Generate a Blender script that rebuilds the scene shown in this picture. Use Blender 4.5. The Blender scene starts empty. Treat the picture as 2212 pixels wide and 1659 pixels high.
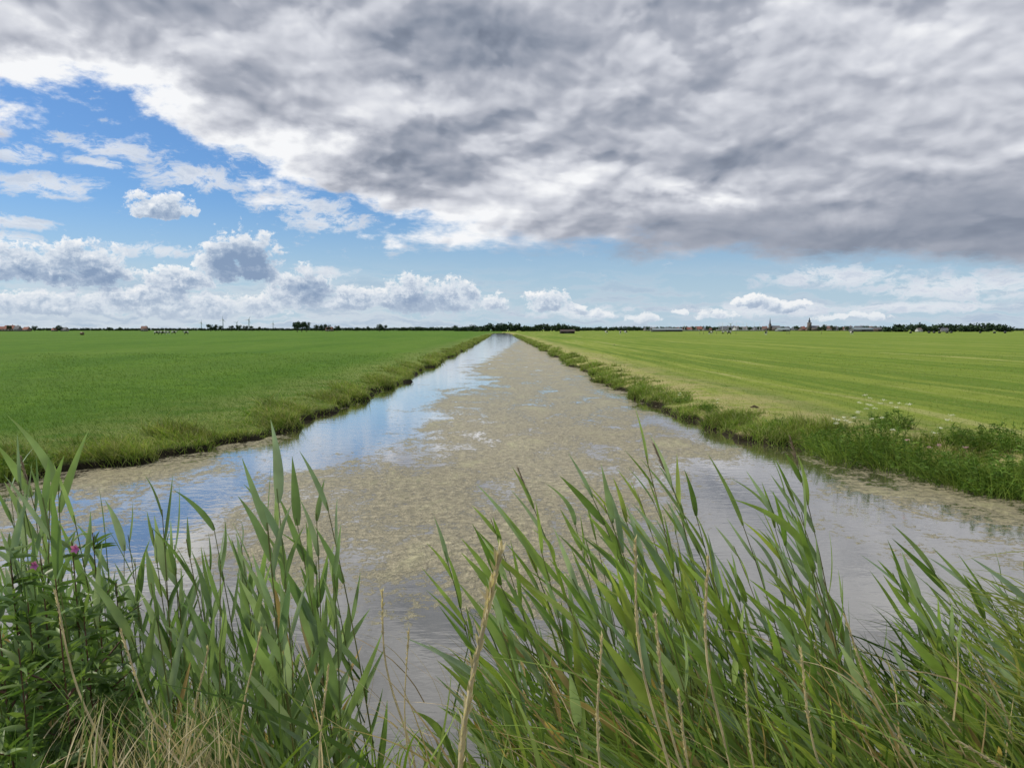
import bpy, math, random
import numpy as np
from mathutils import Vector
random.seed(7); rng=np.random.default_rng(7)
scene=bpy.context.scene
COL=scene.collection
scene.view_settings.view_transform='Standard'
scene.view_settings.look='None'
scene.view_settings.exposure=0

# ------------------------------------------------------------ camera
CAMZ=2.6; F=1598.0; PITCH=math.radians(4.2); YAW=math.radians(0.75)
cam_d=bpy.data.cameras.new('camera'); cam=bpy.data.objects.new('camera',cam_d); COL.objects.link(cam)
cam.location=(0,0,CAMZ); cam.rotation_euler=(math.radians(90)-PITCH,math.radians(0.0),-YAW)
cam_d.sensor_width=36; cam_d.lens=36*F/2212; cam_d.clip_end=30000; cam_d.clip_start=0.05
scene.camera=cam
def ray(px,py):
    xc=(px-1106)/F; yc=(829.5-py)/F
    f=np.array([0,math.cos(PITCH),-math.sin(PITCH)]); u=np.array([0,math.sin(PITCH),math.cos(PITCH)])
    d=f+np.array([1,0,0])*xc+u*yc
    c,s=math.cos(-YAW),math.sin(-YAW)
    return np.array([d[0]*c-d[1]*s,d[0]*s+d[1]*c,d[2]])
def at_y(px,py,y):
    d=ray(px,py); t=y/d[1]; return np.array([0,0,CAMZ])+d*t
def UV(px,py):
    d=ray(px,py); h=math.hypot(d[0],d[1]); return math.atan2(d[0],d[1]), d[2]/h

# ------------------------------------------------------------ node helpers
class T:
    def __init__(s,nt): s.nt=nt
    def set(s,inp,v):
        if isinstance(v,bpy.types.NodeSocket): s.nt.links.new(v,inp)
        elif v is not None: inp.default_value=v
    def m(s,op,a,b=None,c=None,clamp=False):
        n=s.nt.nodes.new('ShaderNodeMath'); n.operation=op; n.use_clamp=clamp
        s.set(n.inputs[0],a); s.set(n.inputs[1],b); s.set(n.inputs[2],c); return n.outputs[0]
    def add(s,a,b): return s.m('ADD',a,b)
    def sub(s,a,b): return s.m('SUBTRACT',a,b)
    def mul(s,a,b): return s.m('MULTIPLY',a,b)
    def div(s,a,b): return s.m('DIVIDE',a,b)
    def mx(s,a,b): return s.m('MAXIMUM',a,b)
    def mad(s,a,b,c): return s.m('MULTIPLY_ADD',a,b,c)
    def vm(s,op,a,b=None,out=0):
        n=s.nt.nodes.new('ShaderNodeVectorMath'); n.operation=op
        s.set(n.inputs[0],a)
        if b is not None: s.set(n.inputs[1],b)
        return n.outputs[1] if op in('DOT_PRODUCT','LENGTH','DISTANCE') else n.outputs[0]
    def comb(s,x,y,z=0.0):
        n=s.nt.nodes.new('ShaderNodeCombineXYZ'); s.set(n.inputs[0],x); s.set(n.inputs[1],y); s.set(n.inputs[2],z); return n.outputs[0]
    def sep(s,v):
        n=s.nt.nodes.new('ShaderNodeSeparateXYZ'); s.set(n.inputs[0],v); return n.outputs
    def noise(s,vec,scale,detail=4,rough=.55,dist=0,col=False,dim='3D'):
        n=s.nt.nodes.new('ShaderNodeTexNoise'); n.noise_dimensions=dim
        s.set(n.inputs['Vector'],vec); n.inputs['Scale'].default_value=scale; n.inputs['Detail'].default_value=detail
        n.inputs['Roughness'].default_value=rough; n.inputs['Distortion'].default_value=dist
        return n.outputs[1] if col else n.outputs[0]
    def ss(s,x,a,b,o0=0.0,o1=1.0):
        n=s.nt.nodes.new('ShaderNodeMapRange'); n.interpolation_type='SMOOTHSTEP'
        s.set(n.inputs[0],x); n.inputs[1].default_value=a; n.inputs[2].default_value=b
        n.inputs[3].default_value=o0; n.inputs[4].default_value=o1; return n.outputs[0]
    def mix(s,f,a,b,mode='MIX'):
        n=s.nt.nodes.new('ShaderNodeMix'); n.data_type='RGBA'; n.blend_type=mode
        s.set(n.inputs[0],f)
        for i,v in((6,a),(7,b)):
            if isinstance(v,tuple) and len(v)==3: v=(*v,1)
            s.set(n.inputs[i],v)
        return n.outputs[2]
    def ell(s,uv,px,py,rx,ry,flat=False):
        cu,cv=UV(px,py); d=s.vm('SUBTRACT',uv,(cu,cv,0)); c2=math.cos(cu)
        if flat: d=s.vm('MAXIMUM',s.vm('MULTIPLY',d,(F/rx/c2,F/ry/c2,0)),s.vm('MULTIPLY',d,(-F/rx/c2,-F/ry/c2*2.4,0)))
        else: d=s.vm('MULTIPLY',d,(F/rx/c2,F/ry/c2,0))
        return s.m('SUBTRACT',1.0,s.vm('DOT_PRODUCT',d,d))
    def vor(s,vec,scale,detail,rough,smooth,feat='SMOOTH_F1'):
        n=s.nt.nodes.new('ShaderNodeTexVoronoi'); n.voronoi_dimensions='2D'; n.feature=feat; n.normalize=True
        s.set(n.inputs['Vector'],vec); n.inputs['Scale'].default_value=scale; n.inputs['Detail'].default_value=detail; n.inputs['Roughness'].default_value=rough
        if feat=='SMOOTH_F1': n.inputs['Smoothness'].default_value=smooth
        return n.outputs['Distance']

# ------------------------------------------------------------ world : sky with clouds
SUN_EL=math.radians(52); SUN_AZ=math.radians(-75)   # azimuth from +Y toward +X
world=bpy.data.worlds.new('World'); scene.world=world; world.use_nodes=True
wt=world.node_tree; wt.nodes.clear(); W=T(wt)
out=wt.nodes.new('ShaderNodeOutputWorld'); bg=wt.nodes.new('ShaderNodeBackground'); wt.links.new(bg.outputs[0],out.inputs[0])
bg.inputs[1].default_value=0.1
sky=wt.nodes.new('ShaderNodeTexSky'); sky.sky_type='NISHITA'; sky.sun_disc=False
sky.sun_elevation=SUN_EL; sky.sun_rotation=SUN_AZ; sky.air_density=1.0; sky.dust_density=0.6; sky.ozone_density=2.0
tc=wt.nodes.new('ShaderNodeTexCoord')
x,y,z=W.sep(tc.outputs['Generated']); h=W.mx(W.m('SQRT',W.add(W.mul(x,x),W.mul(y,y))),0.001)
u=W.m('ARCTAN2',x,y); v=W.m('MINIMUM',W.mx(W.div(z,h),-0.3),3.0); uv=W.comb(u,v)

def newgroup(name,outs):
    g=bpy.data.node_groups.new(name,'ShaderNodeTree')
    g.interface.new_socket(name='P',in_out='INPUT',socket_type='NodeSocketVector')
    for o in outs: g.interface.new_socket(name=o,in_out='OUTPUT',socket_type='NodeSocketFloat')
    gi=g.nodes.new('NodeGroupInput'); go=g.nodes.new('NodeGroupOutput'); return g,T(g),gi.outputs[0],go
def useg(t,g,vec):
    n=t.nt.nodes.new('ShaderNodeGroup'); n.node_tree=g; t.set(n.inputs[0],vec); return n.outputs
def lq(t,uu,vv,z=0.0):   # cloud-deck coordinates: flatter toward the horizon
    return t.comb(uu,t.mul(t.m('LOGARITHM',t.mx(t.add(vv,0.20),.02),math.e),.80),z)

warp=W.vm('SUBTRACT',W.noise(uv,6.0,5,.6,0,col=True),(.5,.5,.5))
fc=wt.nodes.new('ShaderNodeFloatCurve'); cu=fc.mapping.curves[0]
pts=[(-250,205),(-100,215),(0,238),(100,245),(200,235),(300,262),(400,275),(470,330),(560,392),(650,415),(750,440),(830,492),(950,520),(1060,538),(1200,543),(1350,548),(1600,555),(1800,562),(2000,578),(2212,590),(2450,600)]
PP=[]
for a,b in pts:
    U_,V_=UV(a,b); PP.append(((U_+.7)/1.4,V_*2))
cu.points[0].location=(0,PP[0][1]); cu.points[1].location=(1,PP[-1][1])
for a in PP: cu.points.new(*a)
fc.mapping.update()
W.set(fc.inputs['Factor'],1.0); W.set(fc.inputs['Value'],W.mad(u,1/1.4,0.5))
vb=W.mul(fc.outputs[0],0.5)
n1=W.noise(lq(W,u,v),9.0,8,.62,0.1)
left=W.ss(u,.02,-.2)
HD=W.mad(W.sub(v,vb),1/0.030,W.mul(W.sub(n1,.5),W.mad(left,5.0,4.0)))

# deck relief
g2,t,P,go=newgroup('deck_relief',['R'])
uu,vv,_=t.sep(P); q=lq(t,uu,vv,3.3)
wn=t.vm('SUBTRACT',t.noise(q,7.0,4,.52,0,col=True),(.5,.5,.5)); qq=t.vm('ADD',q,t.vm('MULTIPLY',wn,(.09,.09,0)))
a=t.noise(qq,4.0,5,.46,0)
vo=t.vor(qq,7.0,3.0,.55,.40)
r=t.add(a,t.mul(t.sub(1.0,vo),.62))
g2.links.new(r,go.inputs[0])
R0=useg(W,g2,uv)[0]; R1=useg(W,g2,W.vm('ADD',uv,(-.006,.013,0)))[0]
uvw=W.vm('ADD',uv,W.vm('MULTIPLY',warp,(.16,.12,0)))
L=None
for (px,py,rx,ry,am) in [(1040,105,340,100,-.34),(560,195,210,90,-.22),(270,60,300,80,-.10),(150,185,260,70,.34),(370,250,210,60,.30),(830,225,220,60,.20),
   (880,390,250,90,-.20),(600,350,170,60,.22),(1180,385,150,60,.22),(1520,505,460,75,-.26),(2080,490,380,115,-.24),(1850,445,130,45,.14),
   (1480,210,330,110,-.08),(2080,120,320,150,.10),(30,20,160,50,.14),(680,60,160,50,.10),(1680,330,320,70,-.12),(1000,510,190,36,.36),(700,455,170,40,.32),(1480,420,170,28,.24)]:
    e=W.mx(W.ell(uvw,px,py,rx,ry),0.0); e=W.mul(e,am)
    L=e if L is None else W.add(L,e)
calm=W.ss(W.ell(uv,1950,510,800,100),-.2,.8,1.0,.42)
emb=W.mul(W.sub(R0,R1),2.0)
rf=W.add(R0,W.mul(W.sub(n1,.5),.30))
rim=W.mul(W.ss(rf,.80,.86),W.ss(rf,1.04,.87))
Lf=W.add(W.add(L,.52),W.mul(W.add(W.add(emb,W.mul(rim,.10)),W.mul(W.sub(R0,.86),.40)),calm))
Lf=W.add(Lf,W.mul(W.ss(HD,3.5,0.0),W.mad(left,.34,.05)))
Lf=W.m('MINIMUM',W.mx(Lf,0.06),1.0)
ramp=wt.nodes.new('ShaderNodeValToRGB'); cr=ramp.color_ramp
cr.elements[0].position=0.0; cr.elements[0].color=(.16,.19,.255,1); cr.elements[1].position=1.0; cr.elements[1].color=(.93,.94,.96,1)
for p_,c_ in((.25,(.25,.285,.36)),(.5,(.42,.445,.515)),(.75,(.66,.68,.74))):
    e=cr.elements.new(p_); e.color=(*c_,1)
W.set(ramp.inputs[0],Lf)
deckcol=ramp.outputs[0]
deckm=W.ss(HD,-.35,.95)
# cumulus near the horizon
uvc=W.vm('ADD',uv,W.vm('MULTIPLY',W.vm('SUBTRACT',W.noise(uv,24.0,4,.6,0,col=True),(.5,.5,.5)),(.035,.024,0)))
g3,t,P,go=newgroup('cumulus_field',['B'])
wn=t.vm('SUBTRACT',t.noise(P,42.0,4,.62,0,col=True),(.5,.5,.5))
PW=t.vm('ADD',P,t.vm('MULTIPLY',wn,(.030,.020,0)))
ells=[(45,585,90,62),(170,590,110,72),(520,575,92,82),(385,610,70,40),(645,640,75,62),(760,655,90,45),(885,655,75,62),(975,655,70,55),(1062,662,40,28),(1180,660,62,34),(1290,681,40,14),(1390,692,36,18),
(1545,686,46,16),(1628,655,40,24),(1690,670,44,20),(1790,690,40,12),(1870,684,50,12),(346,455,70,40),(120,665,260,38),(420,672,200,40),(300,640,120,26),(1240,668,26,14),(1735,655,22,12),(1470,676,26,8)]
acc=None
for e in ells:
    s_=t.ell(PW,*e,flat=True)
    acc=s_ if acc is None else t.mx(acc,s_)
acc=t.mul(t.mx(acc,-1.5),1.05)
vo=t.vor(PW,50,3.5,.68,.20)
fb=t.noise(t.vm('MULTIPLY',P,(1,1.4,1)),34,6,.66,0)
g3.links.new(t.add(acc,t.add(t.mul(t.sub(.32,vo),2.5),t.mul(t.sub(fb,.5),3.2))),go.inputs[0])
C0=useg(W,g3,uv)[0]; C1=useg(W,g3,W.vm('ADD',uv,(-.003,.0070,0)))[0]
cl=W.add(W.add(.38,W.mul(W.sub(C0,C1),.40)),W.mul(W.ss(C0,1.0,0.0),.42))
for (px,py,rx,ry,am) in [(530,575,85,55,-.5),(195,600,90,40,-.25),(680,625,60,35,-.30),(900,655,90,25,-.25),(60,600,80,30,-.15)]:
    cl=W.add(cl,W.mul(W.mx(W.ell(uvc,px,py,rx,ry),0.0),am))
cl=W.m('MINIMUM',W.mx(cl,0.03),1.0)
ramp2=wt.nodes.new('ShaderNodeValToRGB'); cr=ramp2.color_ramp
cr.elements[0].position=0.0; cr.elements[0].color=(.22,.31,.47,1); cr.elements[1].position=1.0; cr.elements[1].color=(.96,.96,.96,1)
for p_,c_ in((.35,(.38,.47,.61)),(.65,(.68,.74,.82))):
    e=cr.elements.new(p_); e.color=(*c_,1)
W.set(ramp2.inputs[0],cl)
cumm=W.mul(W.ss(C0,-.10,.50),.94)
# thin ragged cloud shreds
wisp=None
for e in [(240,320,150,30),(40,335,90,26),(110,402,160,34),(430,385,170,40),(215,352,80,16),(640,440,170,30),(30,480,120,20),(1820,598,230,30),(2080,622,280,44),(700,475,140,36),(330,540,130,26),(700,585,100,14),(30,520,90,24),(560,330,120,40),(1650,668,260,24),(1250,674,180,18),(1980,665,260,18)]:
    s_=W.mx(W.ell(uvc,*e),0.0); wisp=s_ if wisp is None else W.mx(wisp,s_)
wf=W.noise(W.vm('ADD',W.vm('MULTIPLY',uv,(1,2.3,1)),W.vm('MULTIPLY',warp,(.12,.12,0))),26,8,.72,.1)
wm=W.ss(W.add(wisp,W.mul(W.sub(wf,.5),4.0)),.30,1.15)
wcol=W.mix(W.ss(wf,.42,.66),(8.6,8.8,9.1),(6.0,6.6,7.6))
# clear sky
skyc=W.mix(1.0,sky.outputs[0],(.54,.80,1.09),'MULTIPLY')
hz=W.ss(v,.18,0.0)
skyc=W.mix(W.mul(hz,.85),skyc,(5.0,6.4,7.6))
veil=W.noise(W.vm('MULTIPLY',uvc,(9,60,1)),1.0,6,.62,.2)
vleft=W.ss(u,.05,-.25,.0,.08)
veilm=W.mul(W.mul(W.ss(W.add(veil,vleft),.45,.60),W.ss(v,.10,.02)),.75)
vcol=W.mix(W.ss(veil,.45,.66),(6.9,7.4,8.0),(4.2,5.1,6.4))
skyc=W.mix(veilm,skyc,vcol)
skyc=W.mix(W.mul(wm,.88),skyc,wcol)
cumc=W.mix(W.mul(W.ss(v,.055,.0),.55),W.vm('MULTIPLY',ramp2.outputs[0],(10,10,10)),(6.2,7.0,7.8))
c=W.mix(cumm,skyc,cumc)
c=W.mix(deckm,c,W.vm('MULTIPLY',deckcol,(10,10,10)))
wt.links.new(c,bg.inputs[0])

# ------------------------------------------------------------ sun
sd=bpy.data.lights.new('sun','SUN'); so=bpy.data.objects.new('sun',sd); COL.objects.link(so)
sd.energy=3.8; sd.angle=math.radians(1.5); sd.color=(1,.93,.78)
dv=Vector((math.sin(SUN_AZ)*math.cos(SUN_EL),math.cos(SUN_AZ)*math.cos(SUN_EL),math.sin(SUN_EL)))
so.rotation_euler=dv.to_track_quat('Z','Y').to_euler(); so.location=dv*50

# ------------------------------------------------------------ mesh helper
def make_mesh(name,V,Q,C=None,mat=None,smooth=False,attrs=None):
    V=np.asarray(V,dtype=np.float32).reshape(-1,3); Q=np.asarray(Q,dtype=np.int32).reshape(-1,4)
    me=bpy.data.meshes.new(name); me.vertices.add(len(V)); me.vertices.foreach_set('co',V.ravel())
    me.loops.add(Q.size); me.loops.foreach_set('vertex_index',Q.ravel())
    me.polygons.add(len(Q)); me.polygons.foreach_set('loop_start',np.arange(0,Q.size,4,dtype=np.int32))
    me.polygons.foreach_set('loop_total',np.full(len(Q),4,dtype=np.int32))
    if smooth: me.polygons.foreach_set('use_smooth',np.ones(len(Q),dtype=bool))
    me.update(calc_edges=True)
    if C is not None:
        a=me.color_attributes.new('Col','FLOAT_COLOR','POINT'); C=np.asarray(C,dtype=np.float32)
        a.data.foreach_set('color',np.hstack([C,np.ones((len(C),1),dtype=np.float32)]).ravel())
    if attrs:
        for k_,arr in attrs.items():
            a=me.attributes.new(k_,'FLOAT','POINT'); a.data.foreach_set('value',np.asarray(arr,dtype=np.float32))
    if mat: me.materials.append(mat)
    return me
def obj(name,me,parent=None,**kw):
    o=bpy.data.objects.new(name,me); COL.objects.link(o)
    if parent is not None: o.parent=parent
    for k_,v_ in kw.items(): o[k_]=v_
    return o
class MB:
    def __init__(s): s.V=[];s.Q=[];s.C=[];s.n=0
    def add(s,V,Q,C):
        V=np.asarray(V,float).reshape(-1,3); Q=np.asarray(Q,int).reshape(-1,4)
        C=np.asarray(C,float)
        if C.ndim==1: C=np.tile(C,(len(V),1))
        s.V.append(V); s.Q.append(Q+s.n); s.C.append(C); s.n+=len(V)
    def mesh(s,name,mat,smooth=False): return make_mesh(name,np.vstack(s.V),np.vstack(s.Q),np.vstack(s.C),mat,smooth)
def norm(a): return a/np.maximum(np.linalg.norm(a,axis=-1,keepdims=True),1e-9)
def blades(mb,base,d0,L,Wd,droop,S,C0,C1,across=2,fold=.25,prof='grass',side=None):
    base=np.asarray(base,float); N=len(base)
    if N==0: return
    d0=norm(np.asarray(d0,float)); L=np.broadcast_to(L,(N,)); Wd=np.broadcast_to(Wd,(N,)); droop=np.broadcast_to(droop,(N,3))
    C0=np.broadcast_to(C0,(N,3)); C1=np.broadcast_to(C1,(N,3))
    if side is None:
        r=rng.normal(size=(N,3)); r[:,2]*=.3; side=norm(np.cross(d0,r))
    nrm=norm(np.cross(d0,side))
    s=np.linspace(0,1,S+1)
    if prof=='grass': w=np.maximum(1-s**1.5,.04)
    elif prof=='reed':
        w=np.interp(s,[0,.06,.18,.35,.6,.85,1],[.45,.7,.95,1,.72,.3,.02])
    else: w=np.maximum(np.sin(np.pi*np.clip(s,0,1)**.55)**.8*(1-.25*s),.03); w[0]=.3
    P=base[:,None,:]+d0[:,None,:]*(L[:,None]*s)[:,:,None]+droop[:,None,:]*(L[:,None]*s**2)[:,:,None]
    wv=side[:,None,:]*(Wd[:,None]*w/2)[:,:,None]
    if across==2: V=np.stack([P-wv,P+wv],2)
    else:
        fv=nrm[:,None,:]*(Wd[:,None]*w*fold)[:,:,None]
        V=np.stack([P-wv,P+fv,P+wv],2)
    A=across; col=C0[:,None,None,:]*(1-s)[None,:,None,None]+C1[:,None,None,:]*s[None,:,None,None]
    col=np.broadcast_to(col,(N,S+1,A,3)).reshape(-1,3)
    i=(np.arange(N)*(S+1)*A)[:,None,None]+(np.arange(S)*A)[None,:,None]+np.arange(A-1)[None,None,:]
    Q=np.stack([i,i+1,i+1+A,i+A],-1).reshape(-1,4)
    mb.add(V.reshape(-1,3),Q,col)
def tube(mb,pts,rad,C,k=6):
    pts=np.asarray(pts,float); n=len(pts); rad=np.broadcast_to(rad,(n,)); C=np.asarray(C,float)
    tg=norm(np.gradient(pts,axis=0)); ref=np.array([1.,0,0]) if abs(tg[0][0])<.8 else np.array([0,1.,0])
    a=norm(np.cross(tg,ref)); b=np.cross(tg,a); th=np.arange(k)*2*np.pi/k
    V=pts[:,None,:]+(a[:,None,:]*np.cos(th)[None,:,None]+b[:,None,:]*np.sin(th)[None,:,None])*rad[:,None,None]
    i=np.arange(n-1)[:,None]*k; j=np.arange(k)[None,:]; j2=(j+1)%k
    Q=np.stack([i+j,i+j2,i+k+j2,i+k+j],-1).reshape(-1,4)
    if C.ndim==2: C=np.repeat(C,k,axis=0)
    mb.add(V.reshape(-1,3),Q,C)
def box(mb,x0,x1,y0,y1,z0,z1,C):
    V=[(x0,y0,z0),(x1,y0,z0),(x1,y1,z0),(x0,y1,z0),(x0,y0,z1),(x1,y0,z1),(x1,y1,z1),(x0,y1,z1)]
    mb.add(V,[(0,3,2,1),(4,5,6,7),(0,1,5,4),(1,2,6,5),(2,3,7,6),(3,0,4,7)],C)

# ------------------------------------------------------------ materials
def vcol_mat(name,rough=.6,transl=0.0,var=.25,scale=3.0,spec=.3):
    m_=bpy.data.materials.new(name); m_.use_nodes=True; nt=m_.node_tree; t=T(nt)
    b=nt.nodes['Principled BSDF']; at=nt.nodes.new('ShaderNodeAttribute'); at.attribute_name='Col'
    ge=nt.nodes.new('ShaderNodeNewGeometry')
    nz=t.noise(ge.outputs['Position'],scale,2,.6)
    f=t.ss(nz,.3,.7,1-var,1+var)
    c=t.vm('MULTIPLY',at.outputs['Color'],t.comb(f,f,f))
    t.set(b.inputs['Base Color'],c); b.inputs['Roughness'].default_value=rough; b.inputs['Specular IOR Level'].default_value=spec
    if transl>0:
        tr=nt.nodes.new('ShaderNodeBsdfTranslucent'); t.set(tr.inputs[0],t.vm('MULTIPLY',c,(1.3,1.35,.7)))
        mx=nt.nodes.new('ShaderNodeMixShader'); mx.inputs[0].default_value=transl
        nt.links.new(b.outputs[0],mx.inputs[1]); nt.links.new(tr.outputs[0],mx.inputs[2]); nt.links.new(mx.outputs[0],nt.nodes['Material Output'].inputs[0])
    return m_
M_leaf=vcol_mat('reed_leaf',.42,.36,.22,9.0,.5)
M_grass=vcol_mat('grass_blade',.65,.3,.25,1.2,.2)
M_dry=vcol_mat('dry_straw',.8,.2,.25,20,.1)
M_foliage=vcol_mat('distant_foliage',.8,0,.3,.3,.1)
M_build=vcol_mat('building_surface',.75,0,.15,.8,.2)
M_petal=vcol_mat('petal',.6,.3,.1,20,.2)
M_metal=vcol_mat('painted_metal',.45,0,.06,.5,.4)
M_hide=vcol_mat('hide',.8,0,.1,2,.2)

# ------------------------------------------------------------ shoreline & terrain
RS=np.array([(400,8.6),(60,9.2),(20,9.7),(13,10.2),(9.8,10.8),(8.3,11.7),(7.6,13.2),(6.9,15.2),(6.2,16.9),(5.5,20),(5.0,25),(5.05,40),(5.1,80),(5.0,200),(4.6,480),(1.5,545)],float)
LS=np.array([(-400,9.6),(-60,10.3),(-20,10.8),(-13,11.3),(-9.6,11.9),(-8.2,12.7),(-7.2,14.4),(-6.3,16.5),(-5.7,20),(-5.2,25),(-5.1,40),(-5.0,80),(-5.0,200),(-5.6,480),(1.5,545)],float)
def wob(x,y):
    return .18*np.sin(y*1.3+x*.7)+.13*np.sin(y*3.1+1.7*x+1)+.08*np.sin(5.9*y-3.3*x)+.25*np.sin(y*.33+2)*np.clip(y/40,0,1)+.14*np.sin(y*.71+1)
def poly_sd(x,y,S):
    P=np.stack([x,y],-1); best=np.full(x.shape,1e9)
    for a,b in zip(S[:-1],S[1:]):
        ab=b-a; t_=np.clip(((P-a)@ab)/(ab@ab),0,1); d=np.linalg.norm(P-(a+t_[...,None]*ab),axis=-1); best=np.minimum(best,d)
    return best
def land_sd(x,y):
    x=np.asarray(x,float); y=np.asarray(y,float)
    def inside(S,sgn):
        ys=S[:,1]; xs=S[:,0]; xi=np.interp(y,ys,xs); return ((x-xi)*sgn>0)&(y>ys[0]) | (y>545)
    dr=poly_sd(x,y,RS); dl=poly_sd(x,y,LS)
    land=inside(RS,1)|inside(LS,-1)
    return np.where(land,1,-1)*np.minimum(dr,dl)+wob(x,y)*np.where(y<9,0,1)
def sstep(x,a,b):
    t_=np.clip((x-a)/(b-a),0,1); return t_*t_*(3-2*t_)
def near_edge(x): return 3.9+.15*np.sin(x*1.1)+.1*np.sin(x*2.7+1)
def terr(x,y):
    x=np.asarray(x,float); y=np.asarray(y,float)
    s=land_sd(x,y)
    z=-.5+.66*sstep(s,-.45,.1)+.24*sstep(s,.05,1.3)+.03*np.sin(x*.8+y*.5)*sstep(s,.5,2)
    z+=.05*np.sin(x*.21)*np.sin(y*.13)*sstep(s,3,8)
    zn=-.5+1.5*sstep(near_edge(x)-y,-.8,3.0)
    return np.maximum(z,zn)
def axis(dense0,dense1,st,far,g=1.12):
    a=list(np.arange(dense0,dense1+1e-6,st)); s=st
    while a[-1]<far: s*=g; a.append(a[-1]+s)
    return a
xp=axis(0,13,.20,9000,1.13); xs=np.array([-q_ for q_ in xp[:0:-1]]+xp)
yp=axis(0,26,.22,9500,1.06); ym=axis(0,0,1.0,400,1.5); ys_=np.array([-q_ for q_ in ym[:0:-1]]+yp)
X,Y=np.meshgrid(xs,ys_); Z=terr(X,Y); nx,ny=len(xs),len(ys_)
i=(np.arange(ny-1)[:,None]*nx+np.arange(nx-1)[None,:]); Qg=np.stack([i,i+1,i+nx+1,i+nx],-1).reshape(-1,4)
SD=land_sd(X,Y)
mg=bpy.data.materials.new('field_ground'); mg.use_nodes=True; nt=mg.node_tree; t=T(nt); b=nt.nodes['Principled BSDF']
ge=nt.nodes.new('ShaderNodeNewGeometry'); pos=ge.outputs['Position']; gx,gy,gz=t.sep(pos)
fine=t.noise(pos,9,5,.75); mid=t.noise(pos,.9,6,.68); big=t.noise(t.vm('MULTIPLY',pos,(.35,.06,0)),.5,5,.6)
str1=t.noise(t.vm('MULTIPLY',pos,(.75,.012,0)),1.0,6,.70,.12); str2=t.noise(t.vm('MULTIPLY',pos,(.06,.004,0)),1.0,4,.6)
cl_=t.mix(t.ss(mid,.36,.64),(.038,.098,.008),(.082,.168,.014)); cl_=t.mix(t.ss(fine,.4,.65),cl_,(.105,.19,.024)); cl_=t.mix(t.mul(t.ss(big,.4,.65),.7),cl_,(.050,.12,.011)); cl_=t.mix(t.mul(t.ss(str2,.5,.65),.35),cl_,(.115,.185,.03))
crr=t.mix(t.ss(str1,.40,.58),(.090,.16,.018),(.20,.255,.04)); crr=t.mix(t.ss(fine,.42,.70,0,.5),crr,(.22,.26,.065)); crr=t.mix(t.ss(str1,.57,.66,0,.68),crr,(.40,.37,.19))
crr=t.mix(t.mul(t.ss(str2,.42,.6),.55),crr,(.11,.185,.02)); crr=t.mix(t.ss(mid,.42,.68,0,.40),crr,(.09,.145,.02))
colr=t.mix(t.ss(gx,-.5,.5),cl_,crr)
at=nt.nodes.new('ShaderNodeAttribute'); at.attribute_name='sd'
cut=t.mul(t.mul(t.ss(at.outputs['Fac'],5.5,1.2),t.ss(t.add(mid,t.mul(fine,.4)),.56,.76,.10,.85)),t.ss(gx,-.5,.5,.3,1.0))
colr=t.mix(cut,colr,(.35,.31,.15))
colr=t.mix(t.ss(gz,.20,.09),colr,(.020,.017,.010))
t.set(b.inputs['Base Color'],colr); b.inputs['Roughness'].default_value=.95; b.inputs['Specular IOR Level'].default_value=.1
bp=nt.nodes.new('ShaderNodeBump'); bp.inputs['Strength'].default_value=.9; bp.inputs['Distance'].default_value=.08; t.set(bp.inputs['Height'],t.add(fine,mid)); nt.links.new(bp.outputs[0],b.inputs['Normal'])
ground=obj('ground',make_mesh('ground',np.stack([X,Y,Z],-1),Qg,None,mg,True,{'sd':SD.ravel()}),kind='structure',label='flat green polder meadow with grassy ditch banks',category='ground')

# ------------------------------------------------------------ water with floating algae
openA=[(1055,714),(1100,714),(1120,735),(1075,765),(1005,800),(1060,826),(955,848),(925,880),(960,905),(890,925),(920,960),(800,1000),(720,1010),(600,1020),(500,1090),(470,1180),(300,1220),(120,1200),(230,1120),(400,1060),(480,1010),(640,925),(760,870),(880,810),(960,770),(1010,740)]
openB=[(-400,1230),(400,1235),(560,1250),(720,1250),(880,1275),(1000,1322),(1200,1350),(1300,1800),(-400,1800)]
openC=[(1380,872),(1440,880),(1560,930),(1700,960),(1780,1030),(1860,1110),(2060,1190),(2400,1230),(2500,1800),(1100,1800),(1150,1390),(1350,1270),(1460,1120),(1450,1010),(1620,990),(1560,955),(1420,900)]
def psd(px,py,poly):
    poly=np.array(poly,float); P=np.stack([px,py],-1); best=np.full(px.shape,1e9); ins=np.zeros(px.shape,bool)
    for a,b in zip(poly,np.roll(poly,-1,0)):
        ab=b-a; t_=np.clip(((P-a)@ab)/(ab@ab),0,1); dd=P-(a+t_[...,None]*ab); best=np.minimum(best,np.hypot(dd[...,0],dd[...,1]*1.6))
        c_=((a[1]>py)!=(b[1]>py))&(px<(b[0]-a[0])*(py-a[1])/((b[1]-a[1]) if b[1]!=a[1] else 1e-9)+a[0]); ins^=c_
    return np.where(ins,best,-best)
wx=np.array([-400,-200,-100,-50,-30,-20]+list(np.arange(-14,14.01,.2))+[20,30,50,100,200,400]); wy=np.array([-.5,1]+axis(3,30,.2,560,1.03))
WX,WY=np.meshgrid(wx,wy); ysafe=np.maximum(WY,1.0)
depth=ysafe*math.cos(PITCH)+CAMZ*math.sin(PITCH); ppx=1106+F*(WX/depth)-21; ppy=829.5+F*((CAMZ*math.cos(PITCH)-ysafe*math.sin(PITCH))/depth)
soft=np.clip(38*(ppy-712)/250,2.5,60)
op=np.maximum.reduce([psd(ppx,ppy,p_)/soft for p_ in (openA,openB,openC)])
scum=.5-.5*np.tanh(op*.6)
wsd=-land_sd(WX,WY); scum=scum-.45*np.exp(-np.maximum(wsd,0)/.45)
scum=np.where((ppx>1600)&(ppy>930),scum*.70,scum); scum=np.where((ppx<520)&(ppy>960),scum*.90,scum)
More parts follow.
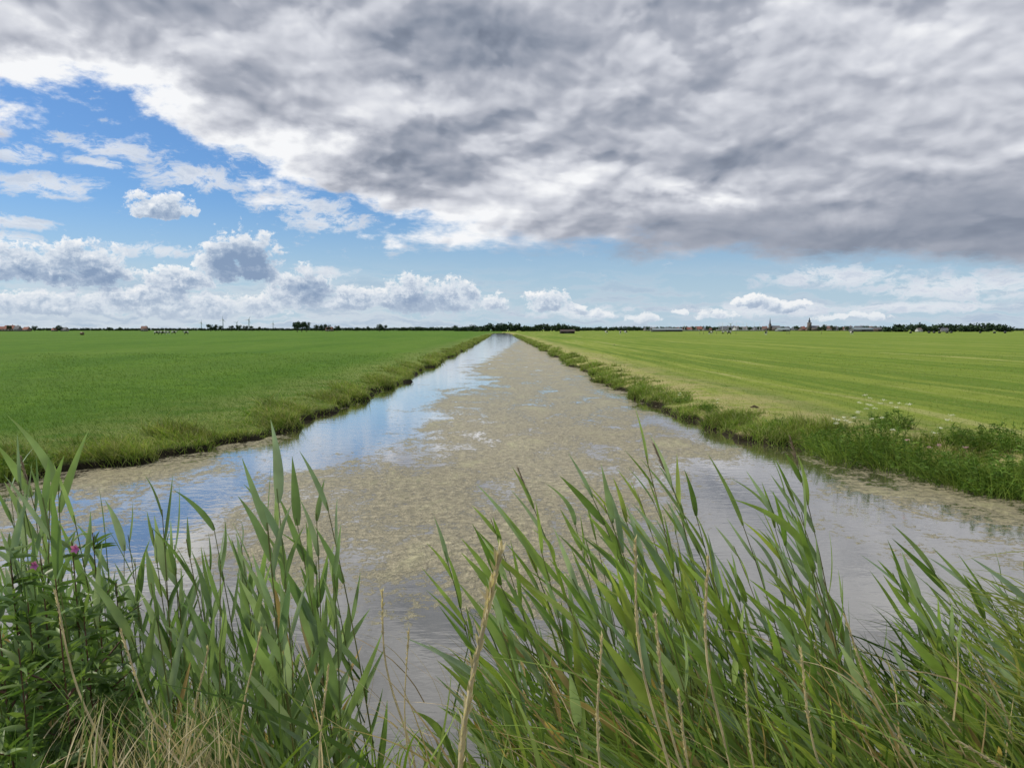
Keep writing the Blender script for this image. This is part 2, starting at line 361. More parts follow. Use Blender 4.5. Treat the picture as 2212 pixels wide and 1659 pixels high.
nx2,ny2=len(wx),len(wy); i=(np.arange(ny2-1)[:,None]*nx2+np.arange(nx2-1)[None,:]); Qw=np.stack([i,i+1,i+nx2+1,i+nx2],-1).reshape(-1,4)
mw=bpy.data.materials.new('canal_water'); mw.use_nodes=True; nt=mw.node_tree; nt.nodes.clear(); t=T(nt)
mo=nt.nodes.new('ShaderNodeOutputMaterial'); ge=nt.nodes.new('ShaderNodeNewGeometry'); pos=ge.outputs['Position']
at=nt.nodes.new('ShaderNodeAttribute'); at.attribute_name='scum'
nA=t.noise(t.vm('MULTIPLY',pos,(1,.6,1)),.8,8,.74,.6); nB=t.noise(pos,8,5,.70,.4); nC=t.noise(pos,30,3,.6)
lev=t.add(t.mul(at.outputs['Fac'],.69),t.add(t.add(t.mul(t.sub(nA,.5),2.5),t.mul(t.sub(nB,.5),1.5)),t.mul(t.sub(nC,.5),.5)))
msk=t.ss(lev,.32,.46)
thick=t.ss(lev,.36,1.1)
sc=t.mix(t.ss(nB,.34,.66),(.21,.185,.105),(.44,.39,.25)); sc=t.mix(t.ss(nC,.42,.7,0,.75),sc,(.15,.13,.075)); sc=t.mix(t.ss(nA,.52,.70,0,.6),sc,(.35,.35,.18)); sc=t.mix(t.ss(lev,.72,.36,0,.75),sc,(.12,.115,.07))
df=nt.nodes.new('ShaderNodeBsdfPrincipled'); t.set(df.inputs['Base Color'],sc); df.inputs['Roughness'].default_value=.55; df.inputs['Specular IOR Level'].default_value=.5
b1=nt.nodes.new('ShaderNodeBump'); b1.inputs['Strength'].default_value=.9; b1.inputs['Distance'].default_value=.035; t.set(b1.inputs['Height'],t.add(t.add(nB,t.mul(nC,.5)),thick)); nt.links.new(b1.outputs[0],df.inputs['Normal'])
rip=t.add(t.noise(t.vm('MULTIPLY',pos,(1.2,2.6,1)),2.2,3,.55),t.mul(t.noise(pos,.5,2,.5),1.2))
b2=nt.nodes.new('ShaderNodeBump'); b2.inputs['Strength'].default_value=.07; b2.inputs['Distance'].default_value=.04; t.set(b2.inputs['Height'],rip)
gl=nt.nodes.new('ShaderNodeBsdfGlossy'); gl.inputs['Roughness'].default_value=.05; gl.inputs[0].default_value=(.98,.96,.93,1); nt.links.new(b2.outputs[0],gl.inputs['Normal'])
dk=nt.nodes.new('ShaderNodeBsdfDiffuse'); dk.inputs[0].default_value=(.075,.07,.05,1)
fr=nt.nodes.new('ShaderNodeFresnel'); fr.inputs[0].default_value=1.65; nt.links.new(b2.outputs[0],fr.inputs[1])
fx=t.m('MULTIPLY_ADD',fr.outputs[0],1.4,.16,clamp=True)
m1=nt.nodes.new('ShaderNodeMixShader'); t.set(m1.inputs[0],fx); nt.links.new(dk.outputs[0],m1.inputs[1]); nt.links.new(gl.outputs[0],m1.inputs[2])
m2=nt.nodes.new('ShaderNodeMixShader'); t.set(m2.inputs[0],t.mul(msk,.93)); nt.links.new(m1.outputs[0],m2.inputs[1]); nt.links.new(df.outputs[0],m2.inputs[2]); nt.links.new(m2.outputs[0],mo.inputs[0])
water=obj('water',make_mesh('water',np.stack([WX,WY,0*WX],-1),Qw,None,mw,True,{'scum':scum.ravel()}),kind='structure',label='canal water reflecting clouds under tan floating algae mats',category='water')

# ------------------------------------------------------------ field grass (uncountable)
def rc(n,a,b,p=1): 
    f=rng.random((n,1))**p; return np.array(a)*(1-f)+np.array(b)*f
def field(sign,n,name,label,ca,cb,cc,hh):
    d=1/(rng.uniform(1/70,1/11.0,n)); ang=rng.uniform(-.05,.75,n)*1.0; x=sign*d*np.abs(np.tan(ang)); 
    s=land_sd(x,d); k=(s>.5)&(x*sign>4.5); x=x[k]; y=d[k]; n=len(x); z=terr(x,y)
    h=rng.uniform(.03,.075,n)*hh*(1+y/80); w=.006*(y/12)
    d0=rng.normal(size=(n,3))*.6; d0[:,2]=1; mb=MB()
    c=rc(n,ca,cb); m_=rng.random(n)<.15; c[m_]=rc(m_.sum(),cc,cc); c*=rng.uniform(.65,1.25,(n,1))
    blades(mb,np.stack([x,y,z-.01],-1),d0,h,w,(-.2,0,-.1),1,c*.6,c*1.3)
    obj(name,mb.mesh(name,M_grass),kind='stuff',label=label,category='grass')
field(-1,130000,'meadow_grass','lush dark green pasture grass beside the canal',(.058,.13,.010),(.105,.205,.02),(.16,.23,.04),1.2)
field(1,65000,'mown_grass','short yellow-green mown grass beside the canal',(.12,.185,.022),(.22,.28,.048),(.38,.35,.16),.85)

# ------------------------------------------------------------ bank grass
def along(S,n,dmin,dmax):
    seg=[];
    for a,b in zip(S[:-1],S[1:]):
        L_=np.linalg.norm(b-a); k_=max(2,int(L_/.1)); tt=np.linspace(0,1,k_,endpoint=False)[:,None]; seg.append(a+(b-a)*tt)
    P=np.vstack(seg); dist=P[:,1]; ok=(dist<dmax)&(np.abs(P[:,0])<dist*.85+1); P=P[ok]; w=1/P[:,1]**1.25; w/=w.sum()
    return P[rng.choice(len(P),n,p=w)]
def bank(S,sgn,n,name,label,ca,cb,straw,hmul,spread=.5):
    P=along(S,n,9,330); 
    off=np.abs(rng.normal(size=n))*spread+.0
    e=.3; x,y=P[:,0],P[:,1]; gx_=(land_sd(x+e,y)-land_sd(x-e,y)); gy_=(land_sd(x,y+e)-land_sd(x,y-e)); g=norm(np.stack([gx_,gy_],-1))
    s0=land_sd(x,y); x=x+g[:,0]*(off-s0); y=y+g[:,1]*(off-s0)
    lump=.5+.45*np.sin(x*1.7+y*.9)+.45*np.sin(y*2.3+1)+rng.normal(size=n)*.34; lump=np.clip(lump,.2,1.8)
    K=24; bx=np.repeat(x,K)+rng.normal(size=n*K)*.09*(1+np.repeat(y,K)/60); by=np.repeat(y,K)+rng.normal(size=n*K)*.09*(1+np.repeat(y,K)/60)
    z=terr(bx,by); ok=land_sd(bx,by)>-.14; 
    h=rng.uniform(.12,.42,n*K)*np.repeat(lump,K)*hmul; w=.006*(1+np.repeat(y,K)/14)
    d0=rng.normal(size=(n*K,3))*.42; d0[:,2]=1; d0[:,0]-=sgn*.15
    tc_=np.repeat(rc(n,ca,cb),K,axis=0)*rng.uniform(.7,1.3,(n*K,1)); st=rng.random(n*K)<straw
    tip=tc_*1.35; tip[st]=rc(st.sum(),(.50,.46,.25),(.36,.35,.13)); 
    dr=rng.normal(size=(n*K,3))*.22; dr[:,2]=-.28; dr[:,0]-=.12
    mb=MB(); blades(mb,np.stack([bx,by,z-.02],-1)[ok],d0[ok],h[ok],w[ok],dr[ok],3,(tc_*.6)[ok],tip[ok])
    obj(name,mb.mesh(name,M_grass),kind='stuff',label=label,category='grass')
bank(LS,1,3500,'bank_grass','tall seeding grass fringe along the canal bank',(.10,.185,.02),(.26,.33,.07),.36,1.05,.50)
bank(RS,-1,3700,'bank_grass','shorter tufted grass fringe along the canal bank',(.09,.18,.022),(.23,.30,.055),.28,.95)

def herb(x,y,r,h,flowers,kind):
    z=float(terr(x,y)); z=max(z,.0); e=bpy.data.objects.new('bank_herb',None); COL.objects.link(e); e.location=(x,y,z)
    e['label']={'w':'leafy bank herb with small white flower heads','g':'dense dark green leafy herb on the water edge','p':'leafy bank herb with pale pink blossoms'}[kind]; e['category']='plant'; e['group']='herbs along the ditch bank'
    ms=MB(); ml=MB(); mf=MB(); n=int(28*r/.4)
    for k_ in range(n):
        a=random.uniform(0,6.28); rr=r*random.random()**.5; hh=h*random.uniform(.5,1.1)*(1-.4*(rr/r)**2); b0=np.array([rr*.7*math.cos(a),rr*.7*math.sin(a),-.05]); tp=b0+np.array([math.cos(a)*rr*.5-.05,math.sin(a)*rr*.5,hh])
        tt=np.linspace(0,1,5)[:,None]; pts=b0*(1-tt)+tp*tt; tube(ms,pts,np.linspace(.004,.0015,5),(.09,.13,.04),4)
        m_=int(22*hh/.5)+5; ti=rng.uniform(.1,1,m_)[:,None]; bp_=b0*(1-ti)+tp*ti; d0=rng.normal(size=(m_,3)); d0[:,2]=np.abs(d0[:,2])*.8+.4
        c=rc(m_,(.045,.105,.012),(.14,.23,.04)); blades(ml,bp_,d0,rng.uniform(.07,.16,m_),rng.uniform(.012,.025,m_),(0,0,-.5),3,c,c*1.2,prof='leaf')
    m_=int(190*r/.4); a=rng.uniform(0,6.28,m_); rr=r*rng.random(m_)**.5; d0=rng.normal(size=(m_,3))*.35; d0[:,2]=1; c=rc(m_,(.08,.16,.02),(.24,.32,.06))
    blades(ml,np.stack([rr*np.cos(a),rr*np.sin(a),0*a-.03],-1),d0,rng.uniform(.5,1.25,m_)*h,.009,(-.2,0,-.3),4,c*.65,c*1.2)
    if flowers:
        for k_ in range(max(1,int(flowers*10))):
            aa=random.uniform(0,6.28); r2=r*random.random()**.5; c0=np.array([math.cos(aa)*r2,math.sin(aa)*r2,h*random.uniform(.9,1.2)])
            q_=30; bp_=c0+np.c_[rng.normal(size=(q_,2))*.024,rng.normal(size=q_)*.006]; cc=(.78,.79,.71) if kind=='w' else (.6,.36,.45)
            blades(mf,bp_,rng.normal(size=(q_,3)),.017,.013,(0,0,0),2,cc,cc,prof='leaf'); tube(ms,np.array([c0*np.array([.9,.9,.3]),c0]),.0015,(.12,.18,.05),4)
    obj('stem',ms.mesh('stem',M_grass),e); obj('foliage',ml.mesh('foliage',M_grass),e)
    if mf.n: obj('flower_head',mf.mesh('flower_head',M_petal),e)
for (px,py,r,h,fl,kd) in [(1800,960,.55,.68,.2,'w'),(1850,975,.6,.88,.9,'w'),(1900,965,.6,.9,.9,'w'),(1960,990,.6,.72,.3,'w'),(2030,1005,.55,.62,.4,'p'),(2090,1020,.55,.58,.0,'g'),(2150,1030,.6,.7,.0,'g'),(2200,1035,.65,.8,.0,'w'),(2270,1040,.65,.8,0,'g'),(1770,950,.4,.48,0,'g'),(1690,930,.3,.3,0,'g'),(1540,890,.3,.25,.2,'w'),(1930,940,.45,.5,.5,'w'),(2120,985,.55,.5,0,'g'),(2190,990,.6,.55,0,'g'),(2060,975,.5,.45,.2,'w'),(60,1000,.4,.4,0,'g'),(10,1010,.4,.4,0,'g'),(1480,868,.3,.24,.2,'w'),(1400,840,.3,.22,0,'g')]:
    d=ray(px,py); tt=(CAMZ-.25)/-d[2]; herb(d[0]*tt,d[1]*tt,r,h,fl,kd)

# ------------------------------------------------------------ foreground reeds
ENV=np.array([(-80,1030),(0,1020),(40,1010),(120,1030),(200,1110),(250,1130),(350,1100),(450,1130),(550,1080),(600,1050),(700,1080),(745,1220),(760,1430),(880,1450),(905,1260),(940,1200),(1000,1150),(1080,1100),(1140,1060),(1250,1030),(1390,985),(1450,1000),(1500,1070),(1600,1090),(1660,1060),(1720,1005),(1780,1150),(1850,1200),(1950,1210),(2000,1200),(2100,1230),(2212,1200),(2300,1170)],float)
def env(px): return float(np.interp(px,ENV[:,0],ENV[:,1]))
def reed(px,py,d,grp,plume=False):
    tip=at_y(px,py,d)
    right=grp>0
    lean=random.uniform(.10,.32) if right else random.uniform(-.08,.14)
    if px>1850: lean+=.25
    by=d+random.uniform(-.15,.35)
    bz=max(-.1,float(terr(tip[0]+lean*1.6,by)))-.03; hgt=tip[2]-bz
    B=np.array([tip[0]+lean*hgt,by,bz]); n=12; s=np.linspace(0,1,n)[:,None]
    bend=np.array([.12*hgt*(1 if right else random.uniform(-.3,.5)),0,0])
    pts=B+(tip-B)*s+bend*(4*s*(1-s))*.35
    e=bpy.data.objects.new('common_reed',None); COL.objects.link(e); e.location=B
    e['label']='green common reed with purple-brown seed plume' if plume else ('green common reed bent over by the wind' if right else 'upright blue-green common reed on the bank'); e['category']='reed'; e['group']='reeds on the near canal bank'
    ms=MB(); ml=MB(); loc=pts-B
    cs=rc(1,(.16,.23,.07),(.26,.24,.11))[0]
    tube(ms,loc,np.linspace(.0042,.0014,n),cs,5)
    nl=random.randint(9,13) if right else random.randint(9,12); ts=np.linspace(.30,.98,nl)+rng.uniform(-.02,.02,nl); ts=np.minimum(ts,.985)
    bp_=np.stack([np.interp(ts,s[:,0],loc[:,k_]) for k_ in range(3)],-1)
    sdv=norm(loc[-1]-loc[-3]); side=np.zeros((nl,3)); a0=random.uniform(-.5,.5)
    for j in range(nl):
        a=a0+j*math.pi+random.uniform(-.8,.8); side[j]=(math.cos(a),math.sin(a)*.8,0)
    if right: side=side*.75+np.array([-.55,0,.0])
    ang=rng.uniform(.18,.62,nl)[:,None]*np.linspace(1.3,.5,nl)[:,None]
    d0=norm(sdv*np.cos(ang)+norm(side)*np.sin(ang))
    if right: dr=np.stack([rng.uniform(-.20,-.0,nl),rng.normal(size=nl)*.05,rng.uniform(-.12,.05,nl)],-1)
    else: dr=np.stack([rng.normal(size=nl)*.08-.02,rng.normal(size=nl)*.05,rng.uniform(-.18,.03,nl)],-1)
    floppy=rng.random(nl)<.14; dr[floppy]*=3
    L=rng.uniform(.18,.36,nl)*np.linspace(1.1,.75,nl); Wd=rng.uniform(.015,.033,nl)*(L/.30)**.7*(1 if right else 1.12)
    r_=np.stack([rng.normal(size=nl)*.8,-np.ones(nl),rng.normal(size=nl)*.6+.4],-1); sd_=norm(np.cross(d0,r_))
    tone=random.random()
    if right: c=rc(nl,(.13,.23,.05),(.29,.40,.12)) if tone<.75 else rc(nl,(.22,.32,.05),(.38,.45,.12))
    else: c=rc(nl,(.13,.225,.075),(.26,.36,.17))
    gl_=rng.random(nl)<.30; c[gl_]=rc(gl_.sum(),(.21,.31,.18),(.34,.43,.29))
    dead=(rng.random(nl)<.13)&(ts<.65); c[dead]=rc(dead.sum(),(.38,.26,.10),(.52,.40,.22))
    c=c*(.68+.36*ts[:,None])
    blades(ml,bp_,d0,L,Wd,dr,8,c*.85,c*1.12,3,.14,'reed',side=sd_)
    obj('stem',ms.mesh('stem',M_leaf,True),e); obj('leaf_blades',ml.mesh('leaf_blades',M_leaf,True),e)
    if plume:
        mp=MB(); m_=100; tt=rng.random(m_)[:,None]; L_=.11; bp_=loc[-1]+sdv*(tt*L_)
        rd=rng.normal(size=(m_,3)); d0=sdv*1.0+rd*.16; c=rc(m_,(.28,.20,.19),(.40,.32,.27))
        tube(mp,np.array([loc[-1],loc[-1]+sdv*L_]),.001,(.2,.16,.12),4)
        blades(mp,bp_,d0,rng.uniform(.02,.04,m_)*(1.1-tt[:,0]*.5),.003,(-.2,0,0),2,c,c*1.2)
        obj('seed_plume',mp.mesh('seed_plume',M_dry),e)
for (px,py,d,pl) in [(1142,1070,2.8,1),(1395,985,2.4,0),(1438,1020,2.6,1),(1305,1090,2.6,0),(1724,1010,2.6,1),(1265,1040,2.5,0),(1660,1080,2.4,0),(1600,1120,2.4,0),(2000,1210,2.7,0),(1685,1210,2.3,0),(1500,1100,2.5,0),(1060,1120,2.8,0),(960,1190,2.8,0)]:
    reed(px,py,d,1,bool(pl))
for (px,py,d,pl) in [(40,1040,2.4,0),(62,1050,2.7,1),(125,1030,2.4,0),(350,1100,2.5,0),(575,1095,2.4,0),(598,1055,2.2,0),(640,1120,2.5,0),(705,1085,2.2,0),(225,1130,2.6,0),(460,1130,2.6,0),(520,1170,2.7,0)]:
    reed(px,py,d,-1,bool(pl))
for k_ in range(112):
    px=random.uniform(-90,725); reed(px,env(px)+30+random.random()**1.1*430,random.uniform(1.9,3.5),-1)
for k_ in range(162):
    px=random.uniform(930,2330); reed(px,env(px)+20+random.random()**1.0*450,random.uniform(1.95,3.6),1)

def under(n,x0,x1,p0,p1,right,name,label,ca,cb,Lr,wr,mat=M_grass,y0=1.5,y1=3.4,lx=0):
    px=rng.uniform(x0,x1,n); y=rng.uniform(y0,y1,n); py=rng.uniform(p0,p1,n)
    tip=np.array([at_y(a,b_,c_) for a,b_,c_ in zip(px,py,y)]); L=rng.uniform(*Lr,n)
    d0=rng.normal(size=(n,3))*.28; d0[:,2]=1
    if right: d0[:,0]-=rng.uniform(.1,.7,n)+lx
    d0=norm(d0); dr=np.stack([rng.uniform(-.35,.0,n) if right else rng.normal(size=n)*.2,rng.normal(size=n)*.1,rng.uniform(-.35,0,n)],-1)
    base=tip-d0*L[:,None]-dr*L[:,None]; c=rc(n,ca,cb)
    mb=MB(); blades(mb,base,d0,L,rng.uniform(*wr,n),dr,7,c*.7,c*1.1,2)
    obj(name,mb.mesh(name,mat),kind='stuff',label=label,category='grass')
under(800,960,2350,1290,1640,True,'bank_undergrowth','dark green grass deep among the reeds',(.04,.09,.015),(.12,.19,.04),(.5,.9),(.008,.018),y0=2.8,y1=3.9)
under(300,-120,700,1290,1640,False,'bank_undergrowth','dark green grass deep among upright reeds',(.035,.08,.02),(.11,.18,.05),(.5,.9),(.008,.018),y0=2.8,y1=3.9)
under(1000,960,2350,1400,1740,True,'bank_undergrowth','dense wind-blown green grass under the reeds',(.08,.16,.025),(.26,.34,.09),(.4,.8),(.006,.015))
under(480,-120,710,1400,1740,False,'bank_undergrowth','dark green grass under the upright reeds',(.07,.14,.03),(.19,.28,.08),(.4,.7),(.006,.016))
under(70,730,930,1540,1740,False,'bank_undergrowth','sparse bright grass at the open gap',(.14,.24,.03),(.26,.36,.08),(.3,.6),(.008,.018))
under(620,1950,2450,1220,1740,True,'bank_undergrowth','fine yellow-green grass swept by the wind',(.18,.25,.04),(.38,.41,.14),(.4,.9),(.005,.014),lx=.45)
under(560,180,520,1490,1720,False,'dry_grass','tangled straw-coloured dead grass',(.46,.37,.22),(.72,.62,.44),(.12,.36),(.002,.0045),M_dry,1.4,2.2)
under(380,600,2350,1350,1720,True,'dry_grass','scattered dead straw blades among reeds',(.40,.28,.13),(.68,.56,.36),(.3,.6),(.002,.008),M_dry)

def stalk(px,py,d,px2,py2,headlen,thick=1.0):
    tip=at_y(px,py,d); lo=at_y(px2,py2,d); dirv=norm(tip-lo); L=np.linalg.norm(tip-lo)+.5
    B=tip-dirv*L; e=bpy.data.objects.new('dry_grass_stalk',None); COL.objects.link(e); e.location=B
    e['label']='straw-coloured dry grass stalk with narrow seed head'; e['category']='grass stalk'; e['group']='dry grass stalks among the reeds'
    n=16; s=np.linspace(0,1,n)[:,None]; pts=dirv*L*s+np.array([.035,0,0])*np.sin(s*7)*.45
    ms=MB(); tube(ms,pts,np.linspace(.0036,.0018,n)*thick,(.62,.52,.34),6); obj('stem',ms.mesh('stem',M_dry,True),e)
    mh=MB(); m_=int(120*headlen/.2); tt=1-rng.random(m_)*headlen/L; bp_=np.stack([np.interp(tt,s[:,0],pts[:,k_]) for k_ in range(3)],-1)
    d0=dirv+rng.normal(size=(m_,3))*.20; c=rc(m_,(.58,.48,.30),(.82,.72,.52))
    blades(mh,bp_,d0,rng.uniform(.009,.016,m_)*thick,.0045*thick,(0,0,0),3,c,c,prof='leaf'); obj('seed_head',mh.mesh('seed_head',M_dry),e)
for a in [(1062,1190,.85,1022,1659,.28,1.4),(1362,1165,1.5,1400,1420,.22,1.1),(1405,1330,1.5,1470,1600,.22,1.1),(1520,1200,1.6,1540,1400,.20,1.1),(818,1275,2.0,838,1390,.13,1.1),(1290,1370,1.5,1310,1640,.26,1),(1455,1490,1.5,1500,1650,.2,1),
          (555,1360,1.7,530,1600,.1,.9),(250,1360,1.6,330,1520,.12,.9),(700,1440,1.6,705,1659,.15,.9),(875,1360,1.9,890,1600,.1,.9),(1815,1330,1.6,1900,1500,.2,.9),(2060,1600,1.5,2180,1659,.2,1),(110,1280,1.6,170,1450,.1,.9),(440,1400,1.6,425,1600,.14,.9),(1600,1450,1.6,1640,1640,.2,.9),(1720,1400,1.6,1770,1600,.2,1)]:
    stalk(*a)

def willow(px,py,d,fl):
    tip=at_y(px,py,d); bz=float(terr(tip[0],d)); B=np.array([tip[0]+.06,d,bz]); L=tip-B
    e=bpy.data.objects.new('willowherb',None); COL.objects.link(e); e.location=B; e['label']='leafy willowherb with magenta flowers on a dark stem' if fl else 'bushy leafy willowherb on a dark stem'; e['category']='plant'; e['group']='willowherb beside the reeds'
    ms=MB(); ml=MB(); mf=MB(); br=[(np.zeros(3),L)]
    for k_ in range(8):
        s=random.uniform(.35,.85); a=random.uniform(0,6.28); br.append((L*s,L*s+np.array([math.cos(a)*.12,math.sin(a)*.12,random.uniform(.15,.3)*(1.1-s)])))
    for a,b_ in br:
        tt=np.linspace(0,1,6)[:,None]; tube(ms,a*(1-tt)+b_*tt,np.linspace(.004,.0015,6),(.16,.08,.06),5)
        m_=int(50*np.linalg.norm(b_-a)/.6)+12; ti=rng.uniform(.15,1,m_)[:,None]; d0=rng.normal(size=(m_,3)); d0[:,2]=np.abs(d0[:,2])*.6+.3
        c=rc(m_,(.06,.12,.025),(.16,.24,.07)); blades(ml,a*(1-ti)+b_*ti,d0,rng.uniform(.05,.09,m_),rng.uniform(.010,.018,m_),(0,0,-.25),4,c,c*1.1,3,.15,'leaf')
    for k_ in range(fl):
        c0=L+np.array([random.uniform(-.02,.03),-.03,-.03*k_-.01])
        for j in range(5):
            an=j*1.257; d0=np.array([[math.cos(an),-.4,math.sin(an)]]); blades(mf,[c0],d0,.015,.014,(0,0,0),3,(.50,.12,.42),(.66,.24,.60),prof='leaf',side=np.array([[-math.sin(an),0,math.cos(an)]]))
    obj('stem',ms.mesh('stem',M_leaf),e); obj('foliage',ml.mesh('foliage',M_leaf),e)
    if mf.n: obj('blossom',mf.mesh('blossom',M_petal),e)
for a in [(155,1170,2.0,1),(88,1205,2.0,1),(200,1150,2.3,0),(20,1180,2.0,0),(250,1260,2.2,0),(60,1300,1.9,0),(120,1250,1.8,0),(-10,1270,1.8,0),(180,1320,1.9,0),(40,1400,1.7,0)]: willow(*a)

# ------------------------------------------------------------ distant things
ZF=.42
def gp(px,dist): 
    p=at_y(px,712,dist); return p[0],p[1]
def hpx(py,dist): return CAMZ-ZF+(712-py)/F*dist
def crown(mb,c,rx,ry,rz,n,sz,cA,cB):
    lob=[]
    for k_ in range(9):
        a=random.uniform(0,6.28); lob.append((c+np.array([math.cos(a)*rx*.55,math.sin(a)*ry*.55,random.uniform(-.5,.55)*rz]),random.uniform(.35,.6)))
    idx=rng.integers(0,9,n); dirs=norm(rng.normal(size=(n,3))); rr=rng.uniform(.5,1.0,n)[:,None]
    P=np.array([lob[k_][0] for k_ in idx])+dirs*rr*np.array([lob[k_][1] for k_ in idx])[:,None]*np.array([rx,ry,rz])
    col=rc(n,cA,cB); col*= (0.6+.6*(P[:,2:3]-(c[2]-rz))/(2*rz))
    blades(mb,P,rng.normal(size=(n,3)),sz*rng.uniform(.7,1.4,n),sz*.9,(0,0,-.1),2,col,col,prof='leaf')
GA,GB=(.028,.052,.032),(.060,.098,.050)  # foliage greens with the bluish haze of distance mixed into the colour
tmpl=[]
for k_ in range(5):
    mt=MB(); h=1.0; tube(mt,np.array([(0,0,-.03),(0.01,0,.2),(.0,.01,.42),(.02,0,.7)]),[.035,.027,.02,.01],(.07,.055,.04),6)
    for j in range(5):
        a=j*1.3+k_; tube(mt,np.array([(0,0,.3+.05*j),(math.cos(a)*.12,math.sin(a)*.12,.45+.06*j),(math.cos(a)*.22,math.sin(a)*.2,.58+.06*j)]),[.013,.009,.004],(.07,.055,.04),4)
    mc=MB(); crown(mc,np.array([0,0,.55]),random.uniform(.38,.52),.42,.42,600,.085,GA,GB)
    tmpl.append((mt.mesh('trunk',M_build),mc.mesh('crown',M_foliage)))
def tree(px,py_top,dist,wide=1.0):
    x,y=gp(px,dist); h=hpx(py_top,dist); e=bpy.data.objects.new('tree',None); COL.objects.link(e); e.location=(x,y,ZF); e.scale=(h*wide,h*wide,h); e.rotation_euler[2]=random.uniform(0,6)
    e['label']='broad dark green tree standing on the far meadow edge'; e['category']='tree'; e['group']='trees on the horizon'
    a,b_=random.choice(tmpl); obj('trunk',a,e); obj('crown',b_,e)
TR=[(642,694,650,1.1),(652,693,655,1.1),(662,695,660,1),(683,700,800,1),(696,700,800,1),(708,699,800,1),(728,702,820,1),(820,699,750,1.2),(830,701,750,1),(795,704,800,.9),(770,706,900,1.3),
(455,699,900,1.1),(465,700,900,1),(478,702,900,1),(500,702,950,1),(516,701,950,1),(530,702,950,1),(545,703,950,1),(560,705,950,1),(235,706,900,1.2),(260,706,900,1.2),(130,702,1000,1.2),(75,703,900,1),(20,702,900,1),(575,707,1000,1.3),(120,704,1000,1),
(900,705,1100,1.3),(870,706,1100,1.3),(930,706,1100,1.3),(985,702,1100,1.3),(1330,706,1000,1.3),(1360,705,1000,1.3),(1400,704,1000,1),(1430,705,1000,1.2),(1500,704,1100,1.2),(1530,703,1100,1.2),(1600,705,1100,1.2),(1640,704,1150,1.1),(1690,704,1150,1.1),(1720,703,1150,1.1),(1780,700,1100,1.1),(1800,702,1100,1.1),(1830,704,1100,1.2),(1870,702,1000,1.1),(1890,703,1000,1.1),(2195,708,900,1.1),(1460,706,1000,1.2),(1575,706,1150,1.2),(1290,706,1050,1.2),(1480,705,1080,1.2),(1550,705,1080,1.2),(1620,705,1080,1.2),(1770,705,1080,1.2),(1815,705,1080,1.2)]
for a in TR: tree(*a)
def wood(px0,px1,top,dist,name='distant_wood',label='dense dark tree belt along the horizon'):
    x0,_=gp(px0,dist); x1,_=gp(px1,dist); mb=MB(); hm=hpx(top,dist); stp=hm*.45; x=x0
    while x<x1:
        h=hm*random.uniform(.75,1.05); edge=min((x-x0),(x1-x))/hm; h*=min(1,.6+edge*.3)
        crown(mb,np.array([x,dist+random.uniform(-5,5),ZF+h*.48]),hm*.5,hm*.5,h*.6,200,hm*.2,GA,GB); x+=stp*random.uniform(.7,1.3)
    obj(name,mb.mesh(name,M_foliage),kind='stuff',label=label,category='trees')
wood(1032,1145,698,900); wood(1140,1250,699.5,950); wood(985,1040,703,1000); wood(1920,2010,697,700); wood(2000,2182,699,720)
wood(860,1000,706,1300); wood(1250,1930,705.5,1300); wood(2180,2400,709,1200); wood(-150,700,708.5,1500,label='low hedgerow on the horizon'); wood(690,870,707.5,1400,label='low hedgerow on the horizon')

def house_meshes(w,dp,hw,hr,wallc,roofc):
    a=MB(); box(a,-w/2,w/2,-dp/2,dp/2,-.2,hw,wallc); a.add([(-w/2,-dp/2,hw),(-w/2,dp/2,hw),(-w/2,0,hw+hr),(-w/2,0,hw+hr),(w/2,-dp/2,hw),(w/2,dp/2,hw),(w/2,0,hw+hr),(w/2,0,hw+hr)],[(0,2,3,1),(4,5,7,6)],wallc)
    r=MB(); o=.35; r.add([(-w/2-o,-dp/2-o,hw-.2),(w/2+o,-dp/2-o,hw-.2),(w/2+o,0,hw+hr+.1),(-w/2-o,0,hw+hr+.1),(-w/2-o,dp/2+o,hw-.2),(w/2+o,dp/2+o,hw-.2)],[(0,1,2,3),(3,2,5,4)],roofc)
    ch=MB(); box(ch,w*.25,w*.25+.7,-.35,.35,hw+hr*.6,hw+hr+1.1,(.2,.1,.07))
    wi=MB(); 
    for k_ in range(3): 
        xx=-w/2+w*(k_+.5)/3; box(wi,xx-.5,xx+.5,-dp/2-.06,-dp/2+.02,1.0,2.3,(.35,.4,.45) if k_!=1 else (.6,.6,.58))
    do=MB(); box(do,-w/2+w*.33-.45,-w/2+w*.33+.45,-dp/2-.05,-dp/2+.02,0,2.1,(.08,.12,.08))
    return [('wall',a.mesh('wall',M_build)),('roof',r.mesh('roof',M_build)),('chimney',ch.mesh('chimney',M_build)),('window',wi.mesh('window',M_build)),('door',do.mesh('door',M_build))]
HT={'red':house_meshes(11,8,3,4,(.16,.12,.11),(.18,.075,.06)),'dark':house_meshes(12,8,3,4.2,(.20,.19,.19),(.09,.10,.12)),'white':house_meshes(10,8,3.2,3.8,(.45,.46,.48),(.12,.115,.12)),
    'orange':house_meshes(9,8,4.5,4,(.18,.15,.14),(.14,.085,.075))}
def house(px,dist,kd,sc=1,rot=0):
    x,y=gp(px,dist); e=bpy.data.objects.new('house',None); COL.objects.link(e); e.location=(x,y,ZF); e.scale=(sc,)*3; e.rotation_euler[2]=rot
    e['label']={'red':'brick farmhouse with red tiled gable roof','dark':'village house with dark grey gable roof','white':'white house with brown gable roof','orange':'tall brick house with brown tiled roof'}[kd]; e['category']='house'; e['group']='village houses on the horizon'
    for n_,m_ in HT[kd]: obj(n_,m_,e)
